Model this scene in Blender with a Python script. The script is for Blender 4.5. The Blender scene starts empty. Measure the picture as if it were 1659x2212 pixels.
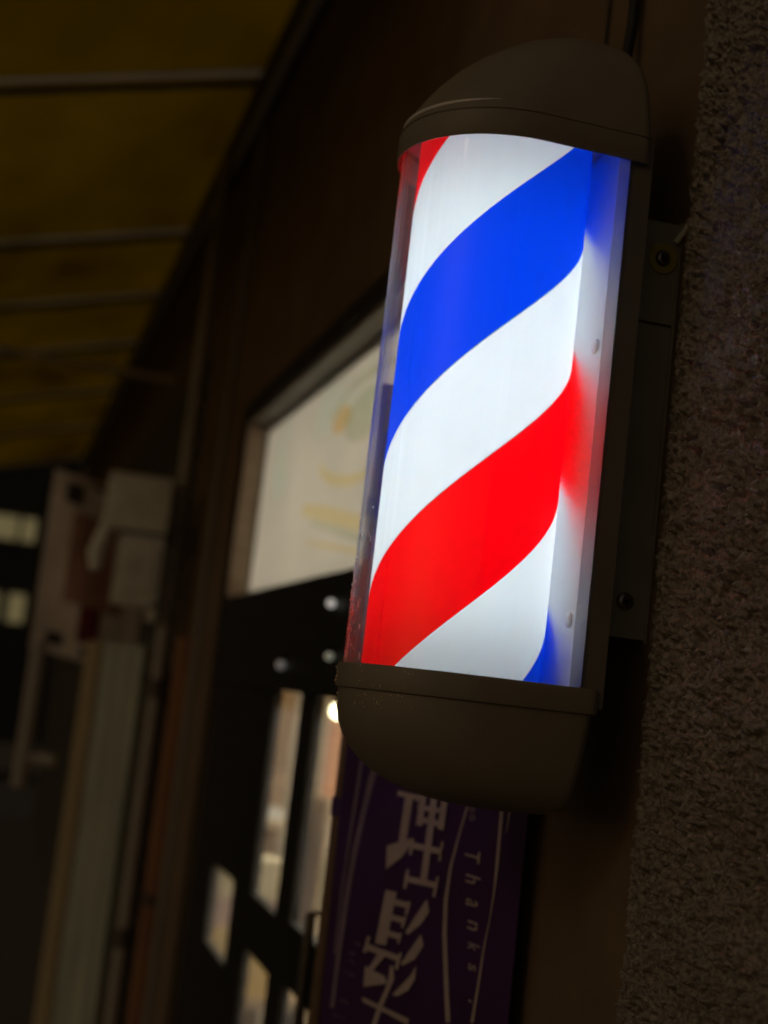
import bpy, bmesh, math, random
import numpy as np
from mathutils import Vector, Matrix

random.seed(7)
scene = bpy.context.scene
C = scene.collection

# ------------------------------------------------------------------ camera
D, H = 0.60, 1.55
YAW, PITCH, ROLL, FPX = math.radians(14.9), math.radians(7.5), math.radians(6.6), 3000.0
F = Vector((math.sin(YAW)*math.cos(PITCH), math.cos(YAW)*math.cos(PITCH), math.sin(PITCH)))
R0 = Vector((math.cos(YAW), -math.sin(YAW), 0)); U0 = R0.cross(F)
RX = R0*math.cos(ROLL) + U0*math.sin(ROLL)
UP = U0*math.cos(ROLL) - R0*math.sin(ROLL)
cam_d = bpy.data.cameras.new('camera'); cam = bpy.data.objects.new('camera', cam_d); C.objects.link(cam)
m = Matrix((RX, UP, -F)).transposed().to_4x4(); m.translation = Vector((-D, 0, H)); cam.matrix_world = m
cam_d.sensor_fit = 'HORIZONTAL'; cam_d.sensor_width = 36.0; cam_d.lens = 36.0*FPX/1659.0
cam_d.clip_start = 0.05; cam_d.clip_end = 500
cam_d.dof.use_dof = True; cam_d.dof.focus_distance = 1.21; cam_d.dof.aperture_fstop = 4.4
scene.camera = cam

# ------------------------------------------------------------------ light
SUN_DIR = Vector((0.80, 0.45, -0.45)).normalized()      # the dim warm street light, as the way it travels
world = bpy.data.worlds.new('World'); scene.world = world; world.use_nodes = True
wn = world.node_tree.nodes; wl = world.node_tree.links
sky = wn.new('ShaderNodeTexSky'); sky.sky_type = 'NISHITA'; sky.sun_disc = False
sky.sun_elevation = math.asin(-SUN_DIR.z); sky.sun_rotation = math.atan2(-SUN_DIR.x, -SUN_DIR.y)
tint = wn.new('ShaderNodeMixRGB'); tint.blend_type = 'MULTIPLY'; tint.inputs[0].default_value = 1.0      # night sky over a town: the whole dome glows warm
tint.inputs[2].default_value = (1.0, .72, .42, 1); wl.new(sky.outputs[0], tint.inputs[1])
wl.new(tint.outputs[0], wn['Background'].inputs[0]); wn['Background'].inputs[1].default_value = 0.017
sl = bpy.data.lights.new('street_glow', 'SUN'); sl.energy = 0.05; sl.angle = math.radians(8); sl.color = (1.0, 0.80, 0.57)
so = bpy.data.objects.new('street_glow', sl); C.objects.link(so); so.location = (-4, -5, 6)
so.rotation_euler = SUN_DIR.to_track_quat('-Z', 'Y').to_euler()
vs = scene.view_settings; vs.view_transform = 'Standard'; vs.look = 'None'; vs.exposure = 0.0; vs.gamma = 1.0
scene.cycles.use_denoising = True
scene.cycles.max_bounces = 10; scene.cycles.transparent_max_bounces = 16
scene.cycles.sample_clamp_indirect = 4.0
scene.cycles.caustics_reflective = False; scene.cycles.caustics_refractive = False

# ------------------------------------------------------------------ materials
def nt(name):
    mt = bpy.data.materials.new(name); mt.use_nodes = True
    t = mt.node_tree; return mt, t.nodes, t.links, t.nodes['Principled BSDF']
def N(ns, kind, **kw):
    n = ns.new(kind)
    for k, v in kw.items(): setattr(n, k, v)
    return n
def coords(ns, ls, scale=(1, 1, 1)):
    tc = ns.new('ShaderNodeTexCoord'); mp = ns.new('ShaderNodeMapping'); mp.inputs['Scale'].default_value = scale
    ls.new(tc.outputs['Object'], mp.inputs[0]); return mp.outputs[0]
def noise(ns, ls, vec, scale, detail=4, rough=.6):
    n = ns.new('ShaderNodeTexNoise'); n.inputs['Scale'].default_value = scale
    n.inputs['Detail'].default_value = detail; n.inputs['Roughness'].default_value = rough
    ls.new(vec, n.inputs['Vector']); return n.outputs['Fac']
def ramp(ns, ls, fac, stops):
    r = ns.new('ShaderNodeValToRGB'); e = r.color_ramp.elements
    while len(e) < len(stops): e.new(.5)
    for i, (p, c) in enumerate(stops): e[i].position = p; e[i].color = (*c, 1)
    ls.new(fac, r.inputs[0]); return r.outputs[0]
def bump(ns, ls, h, strength, dist, bsdf):
    b = ns.new('ShaderNodeBump'); b.inputs['Strength'].default_value = strength; b.inputs['Distance'].default_value = dist
    ls.new(h, b.inputs['Height']); ls.new(b.outputs[0], bsdf.inputs['Normal'])
def mat(name, col, rough=.5, var=.25, scale=6, stretch=(1, 1, 1), bmp=0, bscale=80, bdist=.002, metal=0, coat=0, dirt=None):
    mt, ns, ls, b = nt(name)
    v = coords(ns, ls, stretch)
    lo = tuple(c*(1-var) for c in col); hi = tuple(min(1, c*(1+var*.6)) for c in col)
    f = noise(ns, ls, v, scale, 6, .65)
    ls.new(ramp(ns, ls, f, [(.3, lo), (.7, hi)] if not dirt else [(.28, dirt), (.45, lo), (.72, hi)]), b.inputs['Base Color'])
    f2 = noise(ns, ls, v, scale*4, 3)
    rr = ns.new('ShaderNodeMapRange'); rr.inputs[3].default_value = max(.02, rough-.12); rr.inputs[4].default_value = min(1, rough+.12)
    ls.new(f2, rr.inputs[0]); ls.new(rr.outputs[0], b.inputs['Roughness'])
    b.inputs['Metallic'].default_value = metal; b.inputs['Coat Weight'].default_value = coat
    if bmp: bump(ns, ls, noise(ns, ls, v, bscale, 5, .7), bmp, bdist, b)
    return mt
def emit(name, col, strength):
    mt, ns, ls, b = nt(name); b.inputs['Base Color'].default_value = (*col, 1)
    b.inputs['Emission Color'].default_value = (*col, 1); b.inputs['Emission Strength'].default_value = strength
    return mt
def translucent(name, col, tcol=None, mixf=.5, rough=.4, gloss=.04, var=0.1, scale=5, stretch=(1, 1, 1), stain=None):
    """plastic or cloth sheet that passes light: diffuse + translucent, with a thin gloss"""
    mt, ns, ls, b = nt(name); ns.remove(b); out = ns['Material Output']
    v = coords(ns, ls, stretch); f = noise(ns, ls, v, scale, 5, .6)
    def cr(c):
        lo = tuple(x*(1-var) for x in c); hi = tuple(min(1, x*(1+var)) for x in c)
        return ramp(ns, ls, f, [(.3, lo), (.7, hi)] if not stain else [(.27, stain), (.42, lo), (.7, hi)])
    d = ns.new('ShaderNodeBsdfDiffuse'); t = ns.new('ShaderNodeBsdfTranslucent'); g = ns.new('ShaderNodeBsdfGlossy')
    ls.new(cr(col), d.inputs[0]); ls.new(cr(tcol or col), t.inputs[0]); g.inputs['Roughness'].default_value = rough
    m1 = ns.new('ShaderNodeMixShader'); m1.inputs[0].default_value = mixf
    ls.new(d.outputs[0], m1.inputs[1]); ls.new(t.outputs[0], m1.inputs[2])
    m2 = ns.new('ShaderNodeMixShader'); m2.inputs[0].default_value = gloss
    ls.new(m1.outputs[0], m2.inputs[1]); ls.new(g.outputs[0], m2.inputs[2]); ls.new(m2.outputs[0], out.inputs[0])
    return mt
def clear_sheet(name, tint=(1, 1, 1), grime=.03, rough=.03, streak=(60, 60, 1.2), edge=.35):
    """thin clear acrylic or glass: transparent + Schlick reflection + a film of scratches and dust"""
    mt, ns, ls, b = nt(name); ns.remove(b); out = ns['Material Output']
    lw = ns.new('ShaderNodeLayerWeight'); lw.inputs[0].default_value = .5
    p5 = N(ns, 'ShaderNodeMath', operation='POWER'); ls.new(lw.outputs['Facing'], p5.inputs[0]); p5.inputs[1].default_value = 5
    ma = N(ns, 'ShaderNodeMath', operation='MULTIPLY_ADD'); ls.new(p5.outputs[0], ma.inputs[0]); ma.inputs[1].default_value = .80; ma.inputs[2].default_value = .045
    tr = ns.new('ShaderNodeBsdfTransparent'); tr.inputs[0].default_value = (*tint, 1)
    gl = ns.new('ShaderNodeBsdfGlossy'); gl.inputs['Roughness'].default_value = rough
    m1 = ns.new('ShaderNodeMixShader'); ls.new(ma.outputs[0], m1.inputs[0]); ls.new(tr.outputs[0], m1.inputs[1]); ls.new(gl.outputs[0], m1.inputs[2])
    v = coords(ns, ls, streak); f = noise(ns, ls, v, 4, 6, .7)
    mr = ns.new('ShaderNodeMapRange'); mr.inputs[1].default_value = .35; mr.inputs[2].default_value = .8; mr.inputs[3].default_value = .25; mr.inputs[4].default_value = 1.6
    ls.new(f, mr.inputs[0])
    p3 = N(ns, 'ShaderNodeMath', operation='POWER'); ls.new(lw.outputs['Facing'], p3.inputs[0]); p3.inputs[1].default_value = 2.5
    me = N(ns, 'ShaderNodeMath', operation='MULTIPLY_ADD'); ls.new(p3.outputs[0], me.inputs[0]); me.inputs[1].default_value = edge; me.inputs[2].default_value = grime
    mm = N(ns, 'ShaderNodeMath', operation='MULTIPLY', use_clamp=True); ls.new(me.outputs[0], mm.inputs[0]); ls.new(mr.outputs[0], mm.inputs[1])
    d1 = ns.new('ShaderNodeBsdfDiffuse'); d1.inputs[0].default_value = (.90, .90, .95, 1)
    d2 = ns.new('ShaderNodeBsdfTranslucent'); d2.inputs[0].default_value = (.90, .90, .95, 1)
    md = ns.new('ShaderNodeMixShader'); md.inputs[0].default_value = .5; ls.new(d1.outputs[0], md.inputs[1]); ls.new(d2.outputs[0], md.inputs[2])
    m2 = ns.new('ShaderNodeMixShader'); ls.new(mm.outputs[0], m2.inputs[0]); ls.new(m1.outputs[0], m2.inputs[1]); ls.new(md.outputs[0], m2.inputs[2])
    ls.new(m2.outputs[0], out.inputs[0]); return mt

M = {}
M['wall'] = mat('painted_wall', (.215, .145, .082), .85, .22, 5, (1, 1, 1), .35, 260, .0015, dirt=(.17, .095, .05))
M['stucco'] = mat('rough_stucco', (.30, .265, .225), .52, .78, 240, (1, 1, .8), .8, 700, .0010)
M['cream'] = mat('cream_plastic', (.255, .22, .17), .50, .16, 7, (1, 1, 1), .04, 300, .0006)
M['cream_dull'] = mat('cream_metal', (.17, .155, .12), .5, .15, 12, (1, 1, 1), .05, 260, .0006)
M['inner_white'] = mat('gloss_white_plate', (.82, .84, .86), .22, .06, 7)
M['inner_white'].node_tree.nodes['Principled BSDF'].inputs['Specular IOR Level'].default_value = .22
M['cap_inside'] = mat('cap_inside', (.75, .72, .70), .4, .1, 8)
M['steel'] = mat('screw_steel', (.30, .28, .26), .35, .3, 60, metal=1)
M['brass'] = mat('washer_brass', (.42, .34, .06), .45, .2, 40)
M['rubber'] = mat('black_rubber', (.010, .009, .009), .6, .2, 20)
M['black_frame'] = mat('black_frame', (.012, .011, .011), .55, .3, 10)
M['trim_dark'] = mat('grey_trim', (.20, .17, .14), .5, .2, 10)
M['trim'] = mat('brown_trim', (.42, .31, .22), .5, .2, 10, (1, 1, 8))
M['jamb'] = mat('jamb_wood', (.17, .105, .06), .55, .3, 8, (6, 6, 1))
M['greypost'] = mat('grey_post', (.22, .205, .17), .5, .25, 7, (3, 3, .6))
M['greenpost'] = mat('grey_green_panel', (.68, .76, .66), .6, .40, 5, (7, 7, .35))
M['yellowpost'] = mat('ochre_strip', (.56, .46, .28), .6, .2, 5, (3, 3, .4))
M['brownpost'] = mat('brown_post', (.36, .17, .085), .55, .35, 3.5, (2, 2, 1))
M['white_paint'] = mat('off_white_paint', (.80, .80, .70), .5, .15, 8, dirt=(.52, .48, .40))
M['pipe'] = mat('pale_pipe', (.36, .33, .30), .5, .18, 7, (3, 3, 1))
M['metal_bar'] = mat('rusty_bar', (.82, .77, .74), .5, .3, 14, (1, 3, 3))
M['dark_beam'] = mat('dark_beam', (.10, .085, .075), .6, .35, 9)
M['awning'] = translucent('yellow_awning_sheet', (.50, .38, .02), (.86, .70, .04), .72, .5, .02, .18, 1.3, (1, .5, 1), stain=(.34, .20, .015))
M['stripe_white'] = translucent('cylinder_white', (.78, .83, .83), (.80, .90, .90), .45, .25, .012, .03, 14)
M['stripe_red'] = translucent('cylinder_red', (.75, .008, .012), (1.0, .0, .004), .45, .25, .012, .02, 14)
M['stripe_blue'] = translucent('cylinder_blue', (.008, .05, .7), (.0, .048, .76), .45, .25, .012, .02, 14)
M['lamp'] = emit('fluorescent_tube', (.86, 1.0, .955), 13.4)
M['clear'] = clear_sheet('clear_acrylic', (.985, .985, .99), .011, .04, (50, 50, 1.0), .85)
M['glass'] = clear_sheet('door_glass', (.90, .92, .90), .02, .02, (3, 3, 1), .1)
M['frost'] = translucent('frosted_film', (.62, .60, .55), (.64, .635, .60), .7, .35, .05, .05, 2.2, (1, 1.2, 1.6), stain=(.54, .62, .57))
def film(name, tint):
    mt, ns, ls, b = nt(name); ns.remove(b); t = ns.new('ShaderNodeBsdfTransparent'); t.inputs[0].default_value = (*tint, 1)
    ls.new(t.outputs[0], ns['Material Output'].inputs[0]); return mt
M['decal'] = film('yellow_film', (1.0, .95, .78)); M['decal_o'] = film('orange_film', (1.0, .87, .68)); M['decal_g'] = film('grey_green_film', (.90, .92, .87))
M['acrylic_edge'] = translucent('acrylic_edge', (.80, .84, .86), (.95, .98, 1.0), .78, .2, .06, .15, 9, (1, 1, .5))
M['batten'] = translucent('pale_batten', (.8, .74, .70), (1, .96, .93), .8, .5, .03, .2, 6)
M['bead'] = mat('glint_bead', (.95, .80, .60), .08, .1, 20, metal=1)  # mirror finish for added glints
M['fringe_b'] = translucent('pale_blue_edge', (.4, .65, .9), (.45, .78, 1.0), .45, .25, .03, .05, 9)
M['fringe_o'] = translucent('peach_edge', (.85, .6, .5), (.95, .72, .60), .45, .25, .03, .05, 9)
M['banner'] = translucent('purple_cloth', (.075, .030, .125), (.07, .03, .12), .15, .5, .03, .25, 9)
M['print'] = mat('white_print', (.55, .45, .44), .7, .15, 30)
M['print_sheen'] = mat('lilac_print_sheen', (.26, .20, .27), .7, .25, 20)  # dim letters, and cloth sheen painted as strips
M['street'] = mat('asphalt', (.045, .043, .042), .85, .3, 9, (1, 1, 1), .5, 90, .004)
M['paving'] = mat('paving', (.19, .17, .15), .8, .25, 6, (1, 1, 1), .3, 120, .003)
M['interior'] = mat('interior_cream', (.66, .56, .42), .7, .1, 3)
M['floor_in'] = mat('interior_floor', (.22, .16, .11), .4, .25, 5)
M['room_lamp'] = emit('ceiling_lamp', (1.0, .93, .80), 64.0)
M['bulb'] = emit('header_glint', (1.0, .95, .88), .34); M['glint_dim'] = emit('header_glint_dim', (1.0, .96, .95), .08); M['glint_mid'] = emit('header_glint_faint', (1.0, 1.0, .78), .14)  # glow added in place of lamp reflections on the header
M['bulb_warm'] = emit('warm_bulb', (1.0, .90, .55), 14.0)
M['shutter'] = mat('dark_shutter', (.075, .07, .052), .6, .35, 4, (1, 1, 6))
M['far_lit'] = emit('far_lit_window', (1.0, .88, .46), .07)
M['far_wall'] = mat('far_wall', (.022, .02, .018), .8, .3, 1.5)
M['red_cloth'] = mat('faded_red_print', (.46, .25, .19), .8, .4, 6, (1, 1, .6))
M['poster'] = mat('poster_white', (.80, .72, .66), .7, .25, 7)
M['dark_print'] = mat('dark_print', (.06, .05, .055), .7, .3, 20)
M['crimson'] = mat('crimson_print', (.16, .012, .014), .7, .3, 20)

# ------------------------------------------------------------------ mesh helpers
def wloc(p):
    v = Vector((0, 0, 0))
    while p: v += p.location; p = p.parent
    return v
def thing(name, label, cat, loc, group=None):
    o = bpy.data.objects.new(name, None); C.objects.link(o); o.location = loc; o.empty_display_size = .1
    o['label'] = label; o['category'] = cat
    if group: o['group'] = group
    return o
def obj(name, bm, material, parent=None, smooth=False, bevel=0, seg=2, label=None, cat=None, group=None, kind=None, smooth_angle=None):
    if bevel:
        bmesh.ops.bevel(bm, geom=[e for e in bm.edges if e.calc_face_angle(0) > .6], offset=bevel, segments=seg, affect='EDGES', clamp_overlap=True)
    bmesh.ops.recalc_face_normals(bm, faces=bm.faces)
    w = wloc(parent)
    if parent: bmesh.ops.translate(bm, verts=bm.verts, vec=-w)
    me = bpy.data.meshes.new(name); bm.to_mesh(me); bm.free()
    me.materials.append(M[material])
    if smooth or bevel:
        me.polygons.foreach_set('use_smooth', [True]*len(me.polygons))
        me.set_sharp_from_angle(angle=smooth_angle or math.radians(38))
    o = bpy.data.objects.new(name, me); C.objects.link(o)
    if parent: o.parent = parent
    if label: o['label'] = label
    if cat: o['category'] = cat
    if group: o['group'] = group
    if kind: o['kind'] = kind
    return o
def bx(bm, x0, x1, y0, y1, z0, z1):
    vs_ = [bm.verts.new(p) for p in ((x0,y0,z0),(x1,y0,z0),(x1,y1,z0),(x0,y1,z0),(x0,y0,z1),(x1,y0,z1),(x1,y1,z1),(x0,y1,z1))]
    for f in ((0,3,2,1),(4,5,6,7),(0,1,5,4),(1,2,6,5),(2,3,7,6),(3,0,4,7)): bm.faces.new([vs_[i] for i in f])
    return bm
def box(name, x0, x1, y0, y1, z0, z1, material, parent=None, bevel=.002, **kw):
    return obj(name, bx(bmesh.new(), x0, x1, y0, y1, z0, z1), material, parent, bevel=bevel, **kw)
def loft(bm, rings, cap0=True, cap1=True, closed=True):
    rv = [[bm.verts.new(p) for p in r] for r in rings]
    n = len(rv[0])
    for a, b in zip(rv, rv[1:]):
        for i in range(n if closed else n-1):
            j = (i+1) % n; bm.faces.new((a[i], a[j], b[j], b[i]))
    if cap0: bm.faces.new(list(reversed(rv[0])))
    if cap1: bm.faces.new(rv[-1])
    return bm
def tube(bm, pts, r, n=12):
    pts = [Vector(p) for p in pts]; rings = []
    for i, p in enumerate(pts):
        t = (pts[min(i+1, len(pts)-1)] - pts[max(i-1, 0)]).normalized()
        a = t.orthogonal().normalized() if i == 0 else (a - t*a.dot(t)).normalized()
        b = t.cross(a); rr = r[i] if isinstance(r, (list, tuple)) else r
        rings.append([p + (a*math.cos(k*math.tau/n) + b*math.sin(k*math.tau/n))*rr for k in range(n)])
    return loft(bm, rings)
def disc_y(bm, x, y0, y1, z, r, n=24, r1=None):
    """short cylinder whose axis runs along y"""
    return loft(bm, [[(x + q*math.cos(k*math.tau/n), y, z + q*math.sin(k*math.tau/n)) for k in range(n)] for y, q in ((y0, r1 or r), (y1, r))])
def prism(bm, poly, fn, n, depth):
    """polygon (2D) mapped with fn, extruded along vector n by depth"""
    a = [bm.verts.new(fn(p)) for p in poly]; b = [bm.verts.new(fn(p) + n*depth) for p in poly]
    k = len(a)
    bm.faces.new(a); bm.faces.new(list(reversed(b)))
    for i in range(k): bm.faces.new((a[i], b[i], b[(i+1) % k], a[(i+1) % k]))
    return bm

# print and painted sheen on the banner: (u along the cloth, z) outlines
KANJI = {'ri': [[(0.2163, 1.4367), (0.1735, 1.4362), (0.1729, 1.4304), (0.2169, 1.4306)], [(0.174, 1.4387), (0.1705, 1.4359), (0.1736, 1.4279), (0.1784, 1.4281)], [(0.2002, 1.4328), (0.1843, 1.4339), (0.1902, 1.3744), (0.2054, 1.3721)], [(0.2274, 1.368), (0.178, 1.3847), (0.173, 1.3822), (0.1966, 1.3588), (0.2248, 1.3396)], [(0.1669, 1.4506), (0.1149, 1.451), (0.1149, 1.4439), (0.1671, 1.4428)], [(0.1686, 1.4504), (0.1564, 1.4505), (0.1601, 1.4014), (0.1729, 1.4009)], [(0.1473, 1.4509), (0.1342, 1.4512), (0.14, 1.3369), (0.1536, 1.3362)], [(0.1252, 1.4514), (0.113, 1.4513), (0.1161, 1.4028), (0.1288, 1.4023)], [(0.1713, 1.4254), (0.1173, 1.4272), (0.1168, 1.4216), (0.1719, 1.4195)], [(0.171, 1.4122), (0.1229, 1.4122), (0.1222, 1.4057), (0.1715, 1.4053)], [(0.1793, 1.3798), (0.1157, 1.3817), (0.1149, 1.3746), (0.1796, 1.3723)], [(0.1776, 1.3828), (0.1716, 1.3824), (0.174, 1.3648), (0.1805, 1.3649)], [(0.1199, 1.3894), (0.1151, 1.3888), (0.1175, 1.3662), (0.1225, 1.3665)], [(0.1865, 1.3389), (0.1192, 1.3416), (0.1184, 1.3349), (0.1869, 1.3317)], [(0.1845, 1.3465), (0.1786, 1.3465), (0.181, 1.3236), (0.1876, 1.3234)], [(0.1214, 1.3487), (0.1169, 1.3485), (0.1206, 1.3242), (0.1268, 1.3247)]], 'hatsu': [[(0.2225, 1.3153), (0.2, 1.3164), (0.2119, 1.2508), (0.2344, 1.2485)], [(0.2079, 1.3077), (0.173, 1.3087), (0.1722, 1.3019), (0.2082, 1.3005)], [(0.1748, 1.3106), (0.1695, 1.3103), (0.1738, 1.2939), (0.1798, 1.2944)], [(0.212, 1.2891), (0.1789, 1.2898), (0.1781, 1.2829), (0.2123, 1.2819)], [(0.1794, 1.2922), (0.1746, 1.2919), (0.1792, 1.2769), (0.1841, 1.2776)], [(0.2171, 1.2694), (0.1829, 1.2698), (0.182, 1.263), (0.2174, 1.2622)], [(0.1847, 1.2715), (0.18, 1.2717), (0.1843, 1.2578), (0.1885, 1.258)], [(0.2508, 1.2451), (0.1799, 1.2452), (0.179, 1.2381), (0.251, 1.2375)], [(0.249, 1.2542), (0.2427, 1.2545), (0.2489, 1.2336), (0.2554, 1.2338)], [(0.1813, 1.2492), (0.1756, 1.2488), (0.1816, 1.2277), (0.1883, 1.2283)], [(0.2224, 1.2405), (0.2057, 1.2416), (0.2313, 1.2167), (0.2404, 1.2179)], [(0.2475, 1.2185), (0.2056, 1.2155), (0.1998, 1.2082), (0.2471, 1.1936)], [(0.1996, 1.2301), (0.1933, 1.2291), (0.1893, 1.2157), (0.1966, 1.2014), (0.2078, 1.1796), (0.217, 1.1535), (0.227, 1.1509), (0.2169, 1.179), (0.2058, 1.1992), (0.2006, 1.2147)], [(0.2512, 1.1801), (0.2391, 1.1804), (0.1504, 1.1789), (0.1524, 1.1714), (0.1943, 1.1734), (0.2474, 1.1749)], [(0.1375, 1.3196), (0.1301, 1.3066), (0.1438, 1.2896), (0.1693, 1.2719), (0.1751, 1.274), (0.1561, 1.2903), (0.1441, 1.3055)], [(0.1421, 1.2781), (0.135, 1.2667), (0.1499, 1.2477), (0.1747, 1.2345), (0.1781, 1.2369), (0.1595, 1.2522), (0.1477, 1.2657)], [(0.1457, 1.2415), (0.1455, 1.2257), (0.1568, 1.2103), (0.1785, 1.1983), (0.1894, 1.1973), (0.1667, 1.2127), (0.1546, 1.2283)]]}
CURVES = {'c1': [((0.0086, 1.4762), (0.0023, 1.4769)), ((0.0078, 1.4404), (0.001, 1.4413)), ((0.0065, 1.4094), (0.0003, 1.4103)), ((0.0053, 1.38), (-0.0005, 1.381)), ((0.0043, 1.3508), (0.0012, 1.3513)), ((0.0069, 1.3211), (0.0048, 1.3215)), ((0.0131, 1.2906), (0.01, 1.2913)), ((0.0181, 1.2459), (0.0133, 1.247)), ((0.0232, 1.207), (0.0172, 1.2086))], 'c2': [((0.062, 1.4703), (0.0589, 1.4707)), ((0.0767, 1.4346), (0.0726, 1.4351)), ((0.0871, 1.4023), (0.0836, 1.4027)), ((0.099, 1.3618), (0.0937, 1.3626)), ((0.1031, 1.3255), (0.0957, 1.3269)), ((0.0992, 1.2879), (0.0908, 1.2896)), ((0.0863, 1.2376), (0.0773, 1.2397)), ((0.0739, 1.1943), (0.0643, 1.1967))], 'c3': [((-0.009, 1.4633), (-0.0128, 1.4638)), ((-0.0096, 1.4419), (-0.0129, 1.4424)), ((-0.0095, 1.4294), (-0.0119, 1.4297)), ((-0.0087, 1.416), (-0.0094, 1.4161))], 'sheen_a': [((0.2686, 1.4715), (0.256, 1.4727)), ((0.2791, 1.4464), (0.2652, 1.4479)), ((0.2884, 1.3972), (0.2788, 1.3985)), ((0.2997, 1.3477), (0.2887, 1.3494)), ((0.3077, 1.2884), (0.2974, 1.2903)), ((0.3127, 1.223), (0.303, 1.2251)), ((0.3161, 1.1517), (0.3071, 1.1539))], 'sheen_b': [((0.3019, 1.4647), (0.2948, 1.4654)), ((0.304, 1.4332), (0.2975, 1.434)), ((0.3101, 1.3702), (0.3049, 1.371)), ((0.3164, 1.2954), (0.3119, 1.2962)), ((0.3187, 1.2184), (0.3148, 1.2192))]}
LETTERS = [('T', [(0.0695, 1.3887), (0.038, 1.3759)]), ('h', [(0.0624, 1.3614), (0.0319, 1.3526)]), ('a', [(0.0567, 1.3355), (0.0326, 1.3277)]), ('n', [(0.0492, 1.3126), (0.0283, 1.3034)]), ('k', [(0.0437, 1.2894), (0.0195, 1.282)]), ('s', [(0.0385, 1.2676), (0.0233, 1.2607)]), ('.', [(0.0318, 1.2303), (0.025, 1.2276)]), ('f', [(0.277, 1.2422), (0.2631, 1.2385)]), ('o', [(0.2855, 1.2288), (0.2731, 1.2248)]), ('r', [(0.2847, 1.2181), (0.2725, 1.215)]), ('y', [(0.2947, 1.2034), (0.2707, 1.1997)]), ('o', [(0.295, 1.1684), (0.2775, 1.1643)]), ('u', [(0.3085, 1.1468), (0.2814, 1.1453)])]
STARS = [(0.063, 1.4333), (0.0614, 1.4243)]
# ================================================================== setting
bm = bmesh.new(); bx(bm, -60, 60, -40, 120, -.30, -.12); obj('street', bm, 'street', kind='structure')
bm = bmesh.new(); bx(bm, -1.9, 3.0, -6, 40, -.118, 0.0); obj('sidewalk', bm, 'paving', bevel=.015, kind='structure')

# ------------------------------------------------------------------ the barber shop
shop = thing('shop_building', 'dark barber shop front with brown painted wall, rough stucco and a lit transom window', 'building', (0, 2.0, 0))
WT = 6.0                                   # wall height
bm = bmesh.new()
bx(bm, 0, .14, 1.15, 2.22, 0, WT)                 # behind pole and banner
bx(bm, 0, .14, 2.22, 3.86, 2.281, WT)             # above the shop front
bx(bm, 0, .14, 3.86, 14.0, 0, WT)                 # beyond
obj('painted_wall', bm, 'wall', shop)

# rough stucco facing: a real displaced sheet
def vnoise(yy, zz, s, seed):
    r = np.random.RandomState(seed); g = r.rand(512, 512)
    u = yy/s; v = zz/s; iu = np.floor(u).astype(int); iv = np.floor(v).astype(int); fu = u-iu; fv = v-iv
    fu = fu*fu*(3-2*fu); fv = fv*fv*(3-2*fv)
    g00 = g[iu % 512, iv % 512]; g10 = g[(iu+1) % 512, iv % 512]; g01 = g[iu % 512, (iv+1) % 512]; g11 = g[(iu+1) % 512, (iv+1) % 512]
    return (g00*(1-fu)+g10*fu)*(1-fv) + (g01*(1-fu)+g11*fu)*fv
def stucco(y0, y1, z0, z1, step, amp, name):
    ny = int((y1-y0)/step)+1; nz = int((z1-z0)/step)+1
    Y, Z = np.meshgrid(np.linspace(y0, y1, ny), np.linspace(z0, z1, nz), indexing='ij')
    wy = Y + .003*vnoise(Y, Z, .008, 5); wz = .75*Z + .003*vnoise(Y, Z, .009, 6)
    h = .9*vnoise(wy, wz, .0052, 1) + .75*vnoise(wy, wz, .0032, 2) + .2*vnoise(wy, wz, .0022, 3) + .35*vnoise(Y, Z, .030, 4)
    h = np.clip((h-.72)/.85, 0, 1.5)**1.7
    edge = np.clip((y1-Y)/.065, 0, 1)**1.3; edge = np.sqrt(1-(1-edge)**2)       # the coat thins out to nothing at its rounded edge
    X = -.0035*edge - amp*h*edge**1.5 + .003*(1-edge)
    vts = np.stack([X, Y, Z], -1).reshape(-1, 3) - np.array(shop.location)
    i = np.arange(ny-1)[:, None]*nz + np.arange(nz-1)[None, :]
    q = np.stack([i, i+1, i+nz+1, i+nz], -1).reshape(-1, 4)
    me = bpy.data.meshes.new(name); me.vertices.add(len(vts)); me.vertices.foreach_set('co', vts.ravel())
    me.loops.add(q.size); me.loops.foreach_set('vertex_index', q.ravel())
    me.polygons.add(len(q)); me.polygons.foreach_set('loop_start', np.arange(0, q.size, 4)); me.polygons.foreach_set('loop_total', np.full(len(q), 4))
    me.update(calc_edges=True); me.validate(); me.polygons.foreach_set('use_smooth', [True]*len(me.polygons))
    me.materials.append(M['stucco']); o = bpy.data.objects.new(name, me); C.objects.link(o); o.parent = shop
    return o
s = stucco(.80, 1.222, 1.15, 2.45, .0010, .0105, 'stucco_coat'); s['label'] = 'coarse pebbly stucco coat on the wall nearest the viewer'
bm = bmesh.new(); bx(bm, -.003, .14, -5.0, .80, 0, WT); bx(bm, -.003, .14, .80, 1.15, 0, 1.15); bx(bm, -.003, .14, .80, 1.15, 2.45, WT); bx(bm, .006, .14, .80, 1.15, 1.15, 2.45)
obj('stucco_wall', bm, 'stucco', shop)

# dark roller shutter of the next bay, one object for each slat
sh_ = box('shutter', -.004, -.001, 4.86, 13.9, .0, 2.70, 'shutter', shop, 0, label='closed dark roller shutter beyond the column')
for k in range(27):
    bm = bmesh.new(); z_ = .02+k*.098
    loft(bm, [[(-.005, y, z_), (-.013, y, z_+.022), (-.015, y, z_+.048), (-.013, y, z_+.074), (-.005, y, z_+.094)] for y in (4.87, 13.89)]); obj('slat', bm, 'shutter', sh_, smooth=True)
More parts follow.
